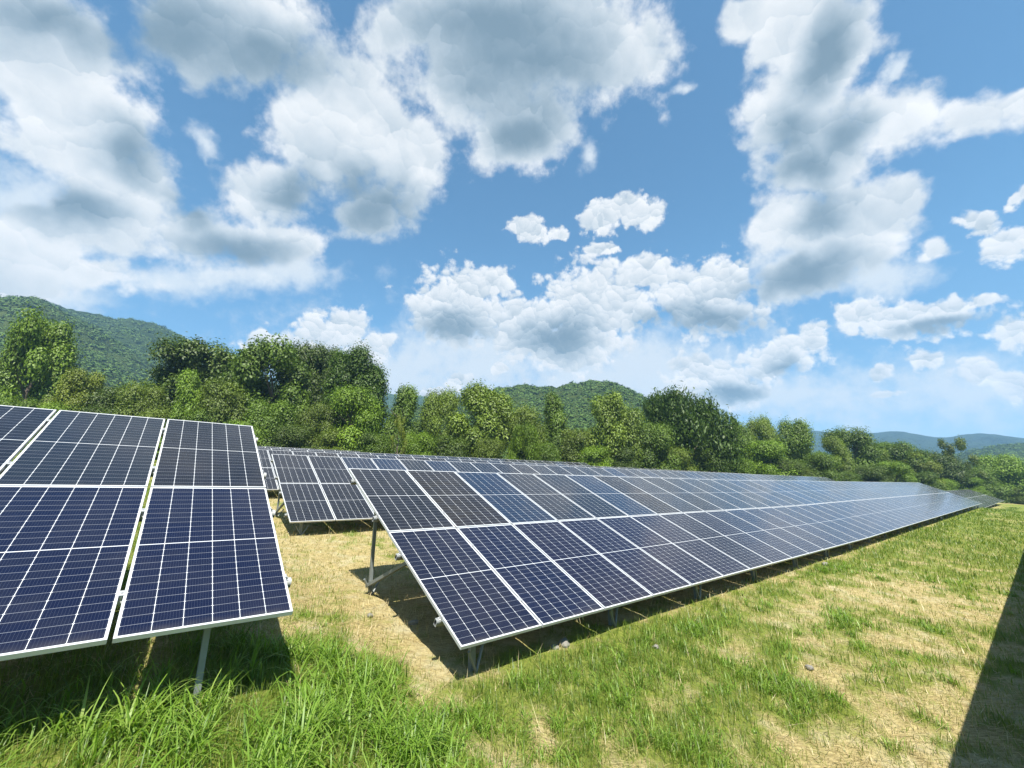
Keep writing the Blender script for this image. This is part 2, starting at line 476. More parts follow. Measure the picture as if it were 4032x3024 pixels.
def mat_cells():
    """glass over six columns of half cut cells on a white backsheet; the object's colour tints the cells"""
    m, nt = new_mat('solar_cells'); t = NT(nt)
    uv = t.n('ShaderNodeUVMap').outputs[0]
    sep = t.n('ShaderNodeSeparateXYZ'); t.put(sep.inputs[0], uv)
    x = t.m('MULTIPLY', sep.outputs[0], PW); y = t.m('MULTIPLY', sep.outputs[1], PH)
    px, py = 1.0996 / 6, 1.1152 / 12
    cx = t.m('DIVIDE', t.m('SUBTRACT', x, .0172), px)
    # fold the two halves of the panel onto one
    yf = t.m('ABSOLUTE', t.m('SUBTRACT', y, PH / 2))
    cy = t.m('DIVIDE', t.m('SUBTRACT', yf, .0042), py)
    dx = t.m('MULTIPLY', t.m('SUBTRACT', .5, t.m('ABSOLUTE', t.m('SUBTRACT', t.m('FRACT', cx), .5))), px)
    dy = t.m('MULTIPLY', t.m('SUBTRACT', .5, t.m('ABSOLUTE', t.m('SUBTRACT', t.m('FRACT', cy), .5))), py)
    col_l = t.m('LESS_THAN', dx, .0018)
    row_l = t.m('LESS_THAN', dy, .0016)
    dia = t.m('LESS_THAN', t.m('ADD', dx, t.m('MULTIPLY', dy, 1.3)), .0085)
    border = t.m('MAXIMUM', t.m('MAXIMUM', t.m('LESS_THAN', cx, 0.0), t.m('GREATER_THAN', cx, 6.0)),
                 t.m('MAXIMUM', t.m('LESS_THAN', cy, 0.0), t.m('GREATER_THAN', cy, 12.0)))
    white = t.m('MAXIMUM', t.m('MAXIMUM', col_l, dia), border)
    bus = t.m('LESS_THAN', t.m('ABSOLUTE', t.m('SUBTRACT', t.m('FRACT', t.m('MULTIPLY', cx, 10.0)), .5)), .045)
    oi = t.n('ShaderNodeObjectInfo')
    wn = t.n('ShaderNodeTexWhiteNoise', noise_dimensions='4D')
    cmb = t.n('ShaderNodeCombineXYZ'); t.put(cmb.inputs[0], t.m('FLOOR', cx)); t.put(cmb.inputs[1], t.m('FLOOR', t.m('DIVIDE', y, py)))
    t.put(wn.inputs['Vector'], cmb.outputs[0]); t.put(wn.inputs['W'], oi.outputs['Random'])
    cell = t.mix(t.ramp(wn.outputs['Value'], 0, 1, 0, .35), oi.outputs['Color'], (0.0101, 0.0115, 0.0216, 1))
    c = t.mix(t.m('MULTIPLY', bus, .09), cell, (0.252, 0.288, 0.36, 1))
    c = t.mix(t.m('MULTIPLY', row_l, .34), c, (0.4464, 0.4752, 0.5184, 1))
    c = t.mix(white, c, (0.504, 0.5184, 0.5328, 1))
    # dust film and a few droppings
    oc = t.n('ShaderNodeTexCoord').outputs['Object']
    dust = t.ramp(t.noise(oc, 1.7, 6.0, .65), .42, .8, 0.003, 0.022)
    c = t.mix(dust, c, (0.36, 0.3384, 0.3024, 1))
    sill = t.m('MULTIPLY', t.ramp(y, .10, .0), t.ramp(t.noise(oc, 6.0, 3.0), .3, .7, .02, .10))
    c = t.mix(sill, c, (.30, .27, .21, 1))
    vo = t.n('ShaderNodeTexVoronoi'); t.put(vo.inputs['Vector'], oc); vo.inputs['Scale'].default_value = 1.7
    of = t.n('ShaderNodeVectorMath', operation='ADD'); t.put(of.inputs[0], oc)
    cb = t.n('ShaderNodeCombineXYZ'); t.put(cb.inputs[0], t.m('MULTIPLY', oi.outputs['Random'], 90.0)); t.put(of.inputs[1], cb.outputs[0])
    t.put(vo.inputs['Vector'], of.outputs[0])
    vs = t.n('ShaderNodeSeparateColor'); t.put(vs.inputs[0], vo.outputs['Color'])
    drop = t.m('LESS_THAN', vo.outputs['Distance'], t.m('MULTIPLY', t.ramp(vs.outputs[0], .55, 1.0), .018))
    c = t.mix(drop, c, (.50, .50, .47, 1))
    b = t.bsdf(c, t.ramp(t.noise(oc, 3.0, 4.0), .3, .7, .10, .17), 0, .30)
    b.inputs['IOR'].default_value = 1.45
    t.out(b.outputs[0])
    return m


M_CELL = mat_cells()


def mat_leaf(name='leaves'):
    """object colour times per leaf variation, light through the leaf"""
    m, nt = new_mat(name); t = NT(nt)
    oi = t.n('ShaderNodeObjectInfo')
    tint = t.attr('tint')
    dark = t.mix(1.0, oi.outputs['Color'], (.60, .66, .60, 1), 'MULTIPLY')
    lite = t.mix(1.0, oi.outputs['Color'], (1.36, 1.40, 1.0, 1), 'MULTIPLY')
    c = t.mix(tint, dark, lite)
    b = t.bsdf(c, .55, 0, .35)
    tr = t.n('ShaderNodeBsdfTranslucent'); t.put(tr.inputs['Color'], t.mix(1.0, c, (1.15, 1.30, .6, 1), 'MULTIPLY'))
    mx = t.n('ShaderNodeMixShader'); mx.inputs[0].default_value = .24
    nt.links.new(b.outputs[0], mx.inputs[1]); nt.links.new(tr.outputs[0], mx.inputs[2])
    t.out(mx.outputs[0])
    return m


M_LEAF = mat_leaf()


def mat_blade(name, a, b, c, trans=.40):
    m, nt = new_mat(name); t = NT(nt)
    tint = t.attr('tint')
    cr = t.n('ShaderNodeValToRGB'); nt.links.new(tint, cr.inputs[0])
    e = cr.color_ramp.elements
    e[0].color = a + (1,); e[1].color = c + (1,)
    x = e.new(.5); x.color = b + (1,)
    bs = t.bsdf(cr.outputs[0], .45, 0, .4)
    tr = t.n('ShaderNodeBsdfTranslucent'); t.put(tr.inputs['Color'], t.mix(1.0, cr.outputs[0], (1.25, 1.3, .6, 1), 'MULTIPLY'))
    mx = t.n('ShaderNodeMixShader'); mx.inputs[0].default_value = trans
    nt.links.new(bs.outputs[0], mx.inputs[1]); nt.links.new(tr.outputs[0], mx.inputs[2])
    t.out(mx.outputs[0])
    return m


M_TALL = mat_blade('green_blades', (.066, .135, .014), (.155, .268, .026), (.28, .365, .085), .45)
M_SHORT = mat_blade('short_blades', (.075, .138, .014), (.155, .215, .026), (.265, .25, .085))
M_STRAW = mat_blade('straw_blades', (0.2304, 0.1728, 0.072), (0.3888, 0.3096, 0.144), (0.5184, 0.4392, 0.2592), .2)


def mat_ground():
    m, nt = new_mat('field_ground'); t = NT(nt)
    oc = t.n('ShaderNodeTexCoord').outputs['Object']
    g = t.attr('green')
    n1 = t.noise(oc, 2.3, 6.0, .65); n2 = t.noise(oc, 14.0, 6.0, .7); n3 = t.noise(oc, 60.0, 4.0, .7)
    mp = t.n('ShaderNodeMapping'); t.put(mp.inputs['Vector'], oc)
    mp.inputs['Rotation'].default_value = (0, 0, .5); mp.inputs['Scale'].default_value = (9.0, 60.0, 10.0)
    n4 = t.noise(mp.outputs[0], 1.0, 4.0, .7)
    straw = t.mix(t.ramp(n4, .3, .7), (.175, .132, .052, 1), (.46, .38, .18, 1))
    straw = t.mix(t.ramp(n1, .45, .75), straw, (0.3744, 0.3384, 0.2088, 1))
    straw = t.mix(t.ramp(n2, .56, .72), straw, (0.1584, 0.1188, 0.0576, 1))
    grn = t.mix(t.ramp(n2, .3, .7), (.080, .112, .015, 1), (.180, .212, .034, 1))
    grn = t.mix(t.ramp(n3, .45, .7, 0, .6), grn, (0.1872, 0.1728, 0.0576, 1))
    k = t.ramp(t.m('ADD', g, t.m('ADD', t.m('MULTIPLY', t.m('SUBTRACT', n2, .5), 1.1), t.m('MULTIPLY', t.m('SUBTRACT', n3, .5), .8))), .02, .86)
    c = t.mix(k, straw, grn)
    hgt = t.m('ADD', n2, t.m('MULTIPLY', n3, .6))
    t.out(t.bsdf(c, .92, 0, .15, t.bump(hgt, .8, .05)).outputs[0])
    return m


def mat_hill(name, a, b, scale=.05):
    m, nt = new_mat(name); t = NT(nt)
    oc = t.n('ShaderNodeTexCoord').outputs['Object']
    tint = t.attr('tint')
    n1 = t.noise(oc, scale, 5.0, .6); n2 = t.noise(oc, scale * 16, 4.0, .7)
    k = t.m('ADD', t.m('MULTIPLY', tint, .55), t.m('ADD', t.m('MULTIPLY', n1, .5), t.m('MULTIPLY', t.m('SUBTRACT', n2, .5), .7)))
    c = t.mix(t.ramp(k, .15, .95), a + (1,), b + (1,))
    t.out(t.bsdf(c, .9, 0, .1, t.bump(n2, 1.0, .12 / scale)).outputs[0])
    return m


# ------------------------------------------------------------------ setting: ground, hills
def build_ground():
    def axis(lo, hi, nlo, nhi, st):
        near = np.arange(nlo, nhi, st)
        out, s, x = [], st, nhi
        while x < hi:
            out.append(x); s *= 1.06; x += s
        out.append(hi)
        neg, s, x = [], st, nlo
        while x > lo:
            s *= 1.06; x -= s
            neg.append(max(x, lo))
        return np.array(neg[::-1] + list(near) + out)
    xs, ys = axis(-2600, 2600, -7, 15, .09), axis(-900, 2600, 1.0, 18, .09)
    X, Y = np.meshgrid(xs, ys)
    Z = ground_z(X, Y)
    near = np.exp(-(X ** 2 + Y ** 2) / 40 ** 2)
    Z = Z + near * (.05 * (fbm(X * 1.3, Y * 1.3, 21) - .5) + .035 * (fbm(X * 6, Y * 6, 5, 2) - .5))
    G = np.where(X * X + Y * Y < 200 ** 2, green_mask(X, Y), .7)
    ny, nx = X.shape
    idx = np.arange(nx * ny).reshape(ny, nx)
    f = np.stack([idx[:-1, :-1], idx[:-1, 1:], idx[1:, 1:], idx[1:, :-1]], -1).reshape(-1, 4)
    me = np_mesh('ground', np.stack([X, Y, Z], -1).reshape(-1, 3), f, [mat_ground()], {'green': G.ravel()}, True)
    tag(link('ground', me), kind='structure')


build_ground()


def canopy(x, y, cell, s):
    """rounded tree tops: height 0..1 and a tint for each crown"""
    gx, gy = x / cell, y / cell
    ix, iy = np.floor(gx), np.floor(gy)
    best = np.full(x.shape, 9.0); tint = np.zeros(x.shape); amp = np.zeros(x.shape)
    for i in (-1, 0, 1):
        for j in (-1, 0, 1):
            cx, cy = ix + i, iy + j
            qx, qy = cx + _hash(cx, cy, s), cy + _hash(cx, cy, s + 1)
            d = np.hypot(gx - qx, gy - qy)
            b = d < best
            tint = np.where(b, _hash(cx, cy, s + 2), tint); amp = np.where(b, .55 + .45 * _hash(cx, cy, s + 3), amp)
            best = np.minimum(best, d)
    return np.sqrt(np.clip(1 - (best / .95) ** 2, 0, 1)) * amp, tint


FOREST = []


def hill(ridge, dist, near, far, cell, bump, mat, step, lump=0.0, base=0.0, seed=1, trees=0):
    """a wooded hill whose crest runs through the points (bearing, height above the camera) at this distance"""
    az = np.radians([p[0] for p in ridge]); hz = np.array([p[1] for p in ridge])
    A = np.arange(az[0], az[-1], step / dist)
    Hh = np.interp(A, az, hz)
    Hh = Hh - bump * (.45 if trees else .3)
    k = np.ones(7) / 7
    Hh = np.convolve(np.pad(Hh, 3, 'edge'), k, 'valid')
    R = np.concatenate([np.arange(dist - near, dist + step * 12, step), np.arange(dist + step * 12, dist + far, step * 3)])
    AA, RR = np.meshgrid(A, R)
    HH = np.broadcast_to(Hh, AA.shape)
    t = np.where(RR < dist, (dist - RR) / near, (RR - dist) / far)
    prof = np.where(RR < dist, 1 - t ** 1.25, 1 - t ** 1.6)
    X, Y = RR * np.sin(AA), RR * np.cos(AA)
    Z = base + (HH - base) * prof
    Z = Z + lump * np.minimum(fbm(X / 60, Y / 60, seed, 3) - .66, 0) * np.clip(t * 4, 0, 1) * (1 - t) * 2.2
    cp, tint = canopy(X, Y, cell, seed)
    cp2, t2 = canopy(X, Y, cell * .4, seed + 7)
    edge = np.clip((1 - t) * 8, 0, 1)
    Z = Z - bump * .7 + edge * (bump * cp + bump * .35 * cp2)
    ny, nx = X.shape
    idx = np.arange(nx * ny).reshape(ny, nx)
    f = np.stack([idx[:-1, :-1], idx[:-1, 1:], idx[1:, 1:], idx[1:, :-1]], -1).reshape(-1, 4)[:, ::-1]
    if trees:
        r = np.random.RandomState(seed + 50)
        jj = r.randint(0, ny, trees * 2); ii = r.randint(0, nx, trees * 2)
        ok = (RR[jj, ii] < dist + far * .25) & (t[jj, ii] < .93)
        jj, ii = jj[ok][:trees], ii[ok][:trees]
        FOREST.append((X[jj, ii], Y[jj, ii], Z[jj, ii] - bump * .2, cell, seed))
    me = np_mesh('hill', np.stack([X, Y, Z], -1).reshape(-1, 3), f, [mat], {'tint': np.clip(.7 * tint + .3 * t2, 0, 1).ravel()}, False)
    return tag(link('hill', me), kind='structure')


M_HILL_A = mat_hill('far_wood', (0.0158, 0.0346, 0.0115), (0.0432, 0.0684, 0.0187), .03)
M_HILL_B = mat_hill('near_wood', (0.0187, 0.0396, 0.0101), (0.0684, 0.0936, 0.023), .05)
M_HILL_C = mat_hill('distant_wood', (0.0144, 0.0324, 0.0216), (0.0288, 0.054, 0.0288), .01)
hill([(-62, 120), (-58.1, 141.1), (-54.9, 166.2), (-53.2, 182.3), (-51.5, 191.6), (-50.5, 188.6), (-49.5, 187.0), (-47.1, 187.7), (-45.5, 186.6), (-44.8, 190.5), (-43.8, 191.4), (-42.0, 190.0), (-40.5, 183.1), (-39.0, 175.6), (-36.7, 164.5), (-32.7, 145.4), (-28.5, 130.9), (-24, 90)],
     620, 330, 200, 6.0, 5.0, M_HILL_A, 2.2, 60, 0, 3, 9000)
hill([(-62, 80), (-58.1, 106.8), (-54.9, 125.9), (-53.1, 138.7), (-51.4, 146.0), (-50.1, 142.9), (-48.5, 137.4), (-46.5, 130.3), (-45.2, 124.1), (-44.2, 118.4), (-43.1, 113.6), (-41.6, 107.9), (-39.7, 99.2), (-37.2, 89.2), (-34.7, 79.7), (-30, 50)],
     480, 330, 120, 5.5, 4.5, M_HILL_B, 1.9, 30, 0, 5, 9000)
hill([(-14.3, 51.3), (-7.6, 60.1), (-4.2, 64.0), (-1.9, 67.1), (0.1, 68.9), (1.9, 70.0), (3.7, 68.4), (6.5, 68.1), (7.7, 70.1), (10.0, 70.6), (10.9, 71.7), (13.3, 70.2), (14.9, 68.1), (16.4, 63.9), (17.8, 58.9), (19.1, 55.2), (22.7, 45.4), (27.2, 35.7), (31.9, 27.3)],
     270, 150, 90, 4.4, 4.2, M_HILL_B, .8, 14, 2, 9, 5200)
hill([(-30, 170), (-24.2, 202.4), (-19.6, 209.3), (-17.6, 206.3), (-16.3, 199.6), (-14.0, 200.5), (-10.8, 201.2), (-7.8, 197.9), (-2.6, 188.5), (4.5, 171.6)],
     900, 400, 200, 9.0, 6.0, M_HILL_A, 4.0, 30, 0, 13, 3000)
hill([(24, 130), (30.0, 157.7), (32.9, 178.7), (35.6, 179.5), (37.1, 168.1), (39.6, 159.9), (40.6, 158.4), (41.8, 161.2), (42.7, 160.3), (43.6, 153.2), (44.5, 143.6), (45.8, 132.7), (47.0, 139.4), (47.8, 142.4), (48.7, 139.1), (49.6, 132.2), (50.7, 122.7), (52.8, 111.9), (56.0, 95.4), (62, 70)],
     1500, 600, 300, 16.0, 3.0, M_HILL_C, 7.0, 40, 0, 17)
hill([(42, 20), (45.1, 37.9), (47.4, 43.7), (48.7, 47.2), (49.8, 47.7), (50.7, 48.0), (52.8, 47.2), (55.4, 39.5), (60, 25)],
     650, 250, 150, 6.0, 5.0, M_HILL_A, 2.4, 14, 0, 19, 2500)


# ------------------------------------------------------------------ solar tables
TILT = rad(25.92)
PURLIN_V = (0.44, 1.775, 2.81, 4.10)


def panel_meshes():
    e = .009
    v = [(e, e, 0), (PW - e, e, 0), (PW - e, PH - e, 0), (e, PH - e, 0)]
    bk = [(e, e, -.006), (PW - e, e, -.006), (PW - e, PH - e, -.006), (e, PH - e, -.006)]
    uv = [(p[0] / PW, p[1] / PH) for p in v] + [(0, 0)] * 4
    glass = np_mesh('panel_glass', v + bk, [(0, 1, 2, 3), (7, 6, 5, 4)], [M_CELL], uv=uv)
    fr = MB()
    w = .010
    z0, z1 = -.035, .0012
    fr.box(0, PW, 0, w, z0, z1); fr.box(0, PW, PH - w, PH, z0, z1)
    fr.box(0, w, w, PH - w, z0, z1); fr.box(PW - w, PW, w, PH - w, z0, z1)
    frame = fr.mesh('panel_frame', M_FRAME)
    return glass, frame


PANEL_GLASS, PANEL_FRAME = panel_meshes()


def clamp_mesh(gap):
    m = MB()
    m.box(-gap / 2 - .013, gap / 2 + .013, -.030, .030, .0016, .0056)
    m.box(-gap * .3, gap * .3, -.028, .028, -.036, .0016)
    m.pipe((0, 0, .0056), (0, 0, .013), .008)
    return m.mesh('clamp', M_CLAMP)


def end_clamp_mesh():
    m = MB()
    m.box(-.030, -.0005, -.024, .024, -.036, -.031); m.box(-.010, -.0005, -.024, .024, -.031, .0016)
    m.box(-.010, .013, -.024, .024, .0016, .0056)
    m.pipe((-.020, 0, -.031), (-.020, 0, -.012), .006)
    return m.mesh('end_clamp', M_CLAMP)


END_CLAMP = end_clamp_mesh()
ANCHOR = None


def anchor_mesh():
    m = MB()
    for dx, dy, o in ((.22, .08, -.05), (-.22, -.06, .05)):
        L = math.sqrt(dx * dx + dy * dy)
        px, py = -dy / L * o * 1.2, dx / L * o * 1.2
        m.pipe((-dx + px, -dy + py, -.34), (dx * .75 + px, dy * .75 + py, .25), .017)
    return m.mesh('ground_anchor', M_GALV)


ANCHOR = anchor_mesh()
CELL_TINTS = {'navy': (0.0029, 0.005, 0.0194), 'ink': (0.005, 0.0061, 0.0108), 'blue': (0.0058, 0.0137, 0.0324), 'brown': (0.0094, 0.0072, 0.0065), 'plum': (0.0043, 0.0043, 0.0158), 'slate': (0.0072, 0.0101, 0.0166)}


def solar_table(origin, slope, ncol, pitch, label, cat='solar table', group='rows of solar tables', prof=None, leftward=False,
                tilt=TILT, yaw=None, scale=1.0, upper=('ink', 'slate', 'blue'), lower=('navy', 'plum'), special=None, supports=None,
                step=2.5, clamps_upto=99, first=.30, seed=0, anchors=True, post=.07):
    """a row of panels two high on a steel rack; origin is its upper corner, slope its rise along the row"""
    rng = random.Random(seed)
    O = np.array(origin, float)
    if yaw is None: Dh, Hh = ROW_D, ROW_H
    else: Dh, Hh = np.array([math.cos(yaw), math.sin(yaw)]), np.array([math.sin(yaw), -math.cos(yaw)])
    sgn = -1 if leftward else 1

    def ridge(u):
        z = O[2] + (np.interp(u, prof[0], prof[1]) if prof else slope * u)
        return Vector((O[0] + Dh[0] * u, O[1] + Dh[1] * u, z))
    dn = Vector((Hh[0] * math.cos(tilt), Hh[1] * math.cos(tilt), -math.sin(tilt)))
    root = bpy.data.objects.new('solar_table', None); C.objects.link(root)
    root.empty_display_size = .2
    base = ridge(0) + dn * 2.3
    base.z = float(ground_z(np.array(base.x), np.array(base.y)))
    root.location = base
    tag(root, label, cat, group)
    inv = Matrix.Translation(-base)

    def frame_at(u, v, uu=None):
        a = ridge(u)
        d = (ridge(u + pitch) - a).normalized()
        y = (-dn - d * d.dot(-dn)).normalized()
        z = d.cross(y)
        m = Matrix((d, y, z)).transposed().to_4x4()
        m.translation = a + dn * v
        return inv @ m
    clamp = clamp_mesh(pitch - PW * scale)
    for c in range(ncol):
        u = c * pitch if not leftward else -(c * pitch) - PW * scale
        for r, v in ((0, PH), (1, 2 * PH + PGAP)):
            mw = frame_at(u, v)
            mw = mw @ Matrix.Translation((0, 0, rng.uniform(-.0015, .0015))) @ Matrix.Rotation(rng.uniform(-.0022, .0022), 4, 'X') @ Matrix.Rotation(rng.uniform(-.0022, .0022), 4, 'Y') @ Matrix.Diagonal((scale, 1, 1, 1))
            g = link('solar_panel', PANEL_GLASS, root, mw)
            t = (special or {}).get((c, r)) or rng.choice(upper if r == 0 else lower)
            k = rng.uniform(.85, 1.2)
            g.color = tuple(q * k for q in CELL_TINTS[t]) + (1,)
            link('frame', PANEL_FRAME, g)
        if c < clamps_upto and c < ncol - 1:
            uc = (c + 1) * pitch - (pitch - PW * scale) / 2 if not leftward else -((c + 1) * pitch - (pitch - PW * scale) / 2)
            for v in PURLIN_V:
                link('clamp', clamp, root, frame_at(uc, v))
    # end clamps at the open end of the row
    for v in PURLIN_V:
        m = frame_at(0, v)
        if leftward: m = m @ Matrix.Rotation(math.pi, 4, 'Z')
        link('end_clamp', END_CLAMP, root, m)
    # purlins: open rectangular tubes
    L = ncol * pitch
    us = [-.06] + list(np.arange(4, L - 2, 4)) + [L + .06]
    us = [sgn * q for q in us]
    for v in PURLIN_V:
        vs, fs = [], []
        for u in us:
            m = frame_at(u, v)
            for hw, zt, zb in ((.025, -.037, -.112), (.019, -.044, -.105)):
                for y, z in ((-hw, zt), (hw, zt), (hw, zb), (-hw, zb)):
                    vs.append(tuple(m @ Vector((0, y, z))))
        n = len(us)
        for i in range(n - 1):
            for k in range(4):
                j = (k + 1) % 4
                fs.append((i * 8 + k, i * 8 + j, i * 8 + 8 + j, i * 8 + 8 + k))
                fs.append((i * 8 + 4 + j, i * 8 + 4 + k, i * 8 + 12 + k, i * 8 + 12 + j))
        for i in (0, n - 1):
            for k in range(4):
                j = (k + 1) % 4
                fs.append((i * 8 + k, i * 8 + j, i * 8 + 4 + j, i * 8 + 4 + k))
        link('purlin', np_mesh('purlin', vs, fs, [M_PURLIN]), root)
    # frames: rafter, tall rear post, short front post, brace, crossed anchors at the feet
    k = 0
    u = first
    while u < L - .1:
        if supports is None or k < supports:
            us_ = sgn * u
            a = ridge(us_); dv = Vector((Dh[0], Dh[1], 0)); nrm = dv.cross(-dn).normalized()
            rb = MB()
            rb.bar(a + dn * .30 - nrm * .148 - base, a + dn * 4.36 - nrm * .148 - base, .05, .07, dv)
            link('rafter', rb.mesh('rafter', M_GALV), root)
            feet = []
            for h, w, nm in ((.98, .05, 'rear_post'), (3.87, post, 'front_post')):
                v = h / math.cos(tilt)
                top = a + dn * v - nrm * .175 + Vector((Dh[0], Dh[1], 0)) * (.056 if nm == 'front_post' else -.056)
                g = float(ground_z(np.array(top.x), np.array(top.y)))
                pm = MB()
                pm.channel((top.x - base.x, top.y - base.y, g - .3 - base.z), tuple(top + Vector((0, 0, .10)) - base), w, .05, dv)
                link(nm, pm.mesh(nm, M_GALV), root)
                feet.append((top, g))
                if anchors: link('ground_anchor', ANCHOR, root, Matrix.Translation(Vector((top.x, top.y, g)) - base) @ Matrix.Rotation(math.atan2(Dh[1], Dh[0]) + rng.uniform(-.25, .25), 4, 'Z'))
            top, g = feet[0]
            bm_ = MB()
            off = dv * -.055
            bm_.bar(Vector((top.x, top.y, g + .12)) + off - base, a + dn * 2.72 - nrm * .186 - base, .06, .05, dv)
            link('brace', bm_.mesh('brace', M_GALV), root)
        u += step; k += 1
    return root


R_PROF = ([0, 8, 16, 24, 32, 40, 50, 60], [0, .050, .091, .205, .310, .417, .553, .680])
solar_table(ROW_O, 0, 50, 1.175, 'longest front row of solar panels running across the middle of the field', prof=R_PROF, scale=1.015,
            special={(0, 0): 'ink', (1, 0): 'brown', (2, 0): 'blue', (3, 0): 'slate', (4, 0): 'slate', (5, 0): 'blue', (6, 0): 'brown', (7, 0): 'slate'}, seed=1)
solar_table((-4.440, 7.120, 1.076), -.0007, 6, 1.163, 'nearest large solar table at the left, cut off by the left edge of the picture',
            leftward=True, yaw=rad(39.08), tilt=rad(26.77), upper=('ink', 'slate'), lower=('navy',), first=.62, step=2.4, seed=2, anchors=False, post=.045)
solar_table((-8.307, 14.648, 1.257), .0095, 50, 1.162, 'second row of solar panels, its end seen between left table and front row', yaw=rad(38.4), tilt=rad(26.2),
            upper=('ink', 'slate', 'blue'), lower=('ink',), special={(0, 0): 'ink', (1, 0): 'ink', (0, 1): 'ink', (1, 1): 'ink', (3, 0): 'blue'}, supports=10, clamps_upto=8, seed=3)
o3 = np.array(ROW_O[:2]) - 16.66 * ROW_H + 1.19 * ROW_D
solar_table((o3[0] - ROW_D[0] * 3.48, o3[1] - ROW_D[1] * 3.48, 2.065), .0072, 53, 1.160, 'third row of solar panels, its reddish top strip showing behind the second row', upper=('brown', 'brown', 'ink', 'slate'), lower=('ink',), supports=6, clamps_upto=6, seed=4)
o4 = np.array(ROW_O[:2]) - 25.0 * ROW_H + 2.66 * ROW_D
solar_table((o4[0] - ROW_D[0] * 4.6, o4[1] - ROW_D[1] * 4.6, 2.85), .0131, 32, 1.160, 'fourth row of solar panels, a thin strip ending in front of the wooded hill', upper=('ink', 'slate'), lower=('ink',), supports=3, clamps_upto=0, seed=5)
o5 = np.array(ROW_O[:2]) - 33.3 * ROW_H + 3.55 * ROW_D
solar_table((o5[0] - ROW_D[0] * 4.64, o5[1] - ROW_D[1] * 4.64, 3.71), .0099, 11, 1.160, 'rearmost short row of solar panels, a dark strip right under the trees', upper=('ink',), lower=('ink',), supports=3, clamps_upto=0, seed=6)
of = np.array(ROW_O[:2]) - 1.2 * ROW_H + 62 * ROW_D
solar_table((of[0], of[1], .10), .0114, 49, 1.165, 'far lower solar row beyond the right end of the front row, behind grass', upper=('slate', 'ink'), lower=('slate',), supports=8, step=6.0, clamps_upto=0, seed=7)
on = np.array(ROW_O[:2]) + 8.40 * ROW_H - .05 * ROW_D
solar_table((on[0], on[1], -.34), .0105, 43, 1.136, 'solar row just beside the camera whose shadow darkens the grass at the right', supports=8, step=5.0, clamps_upto=0, seed=8)


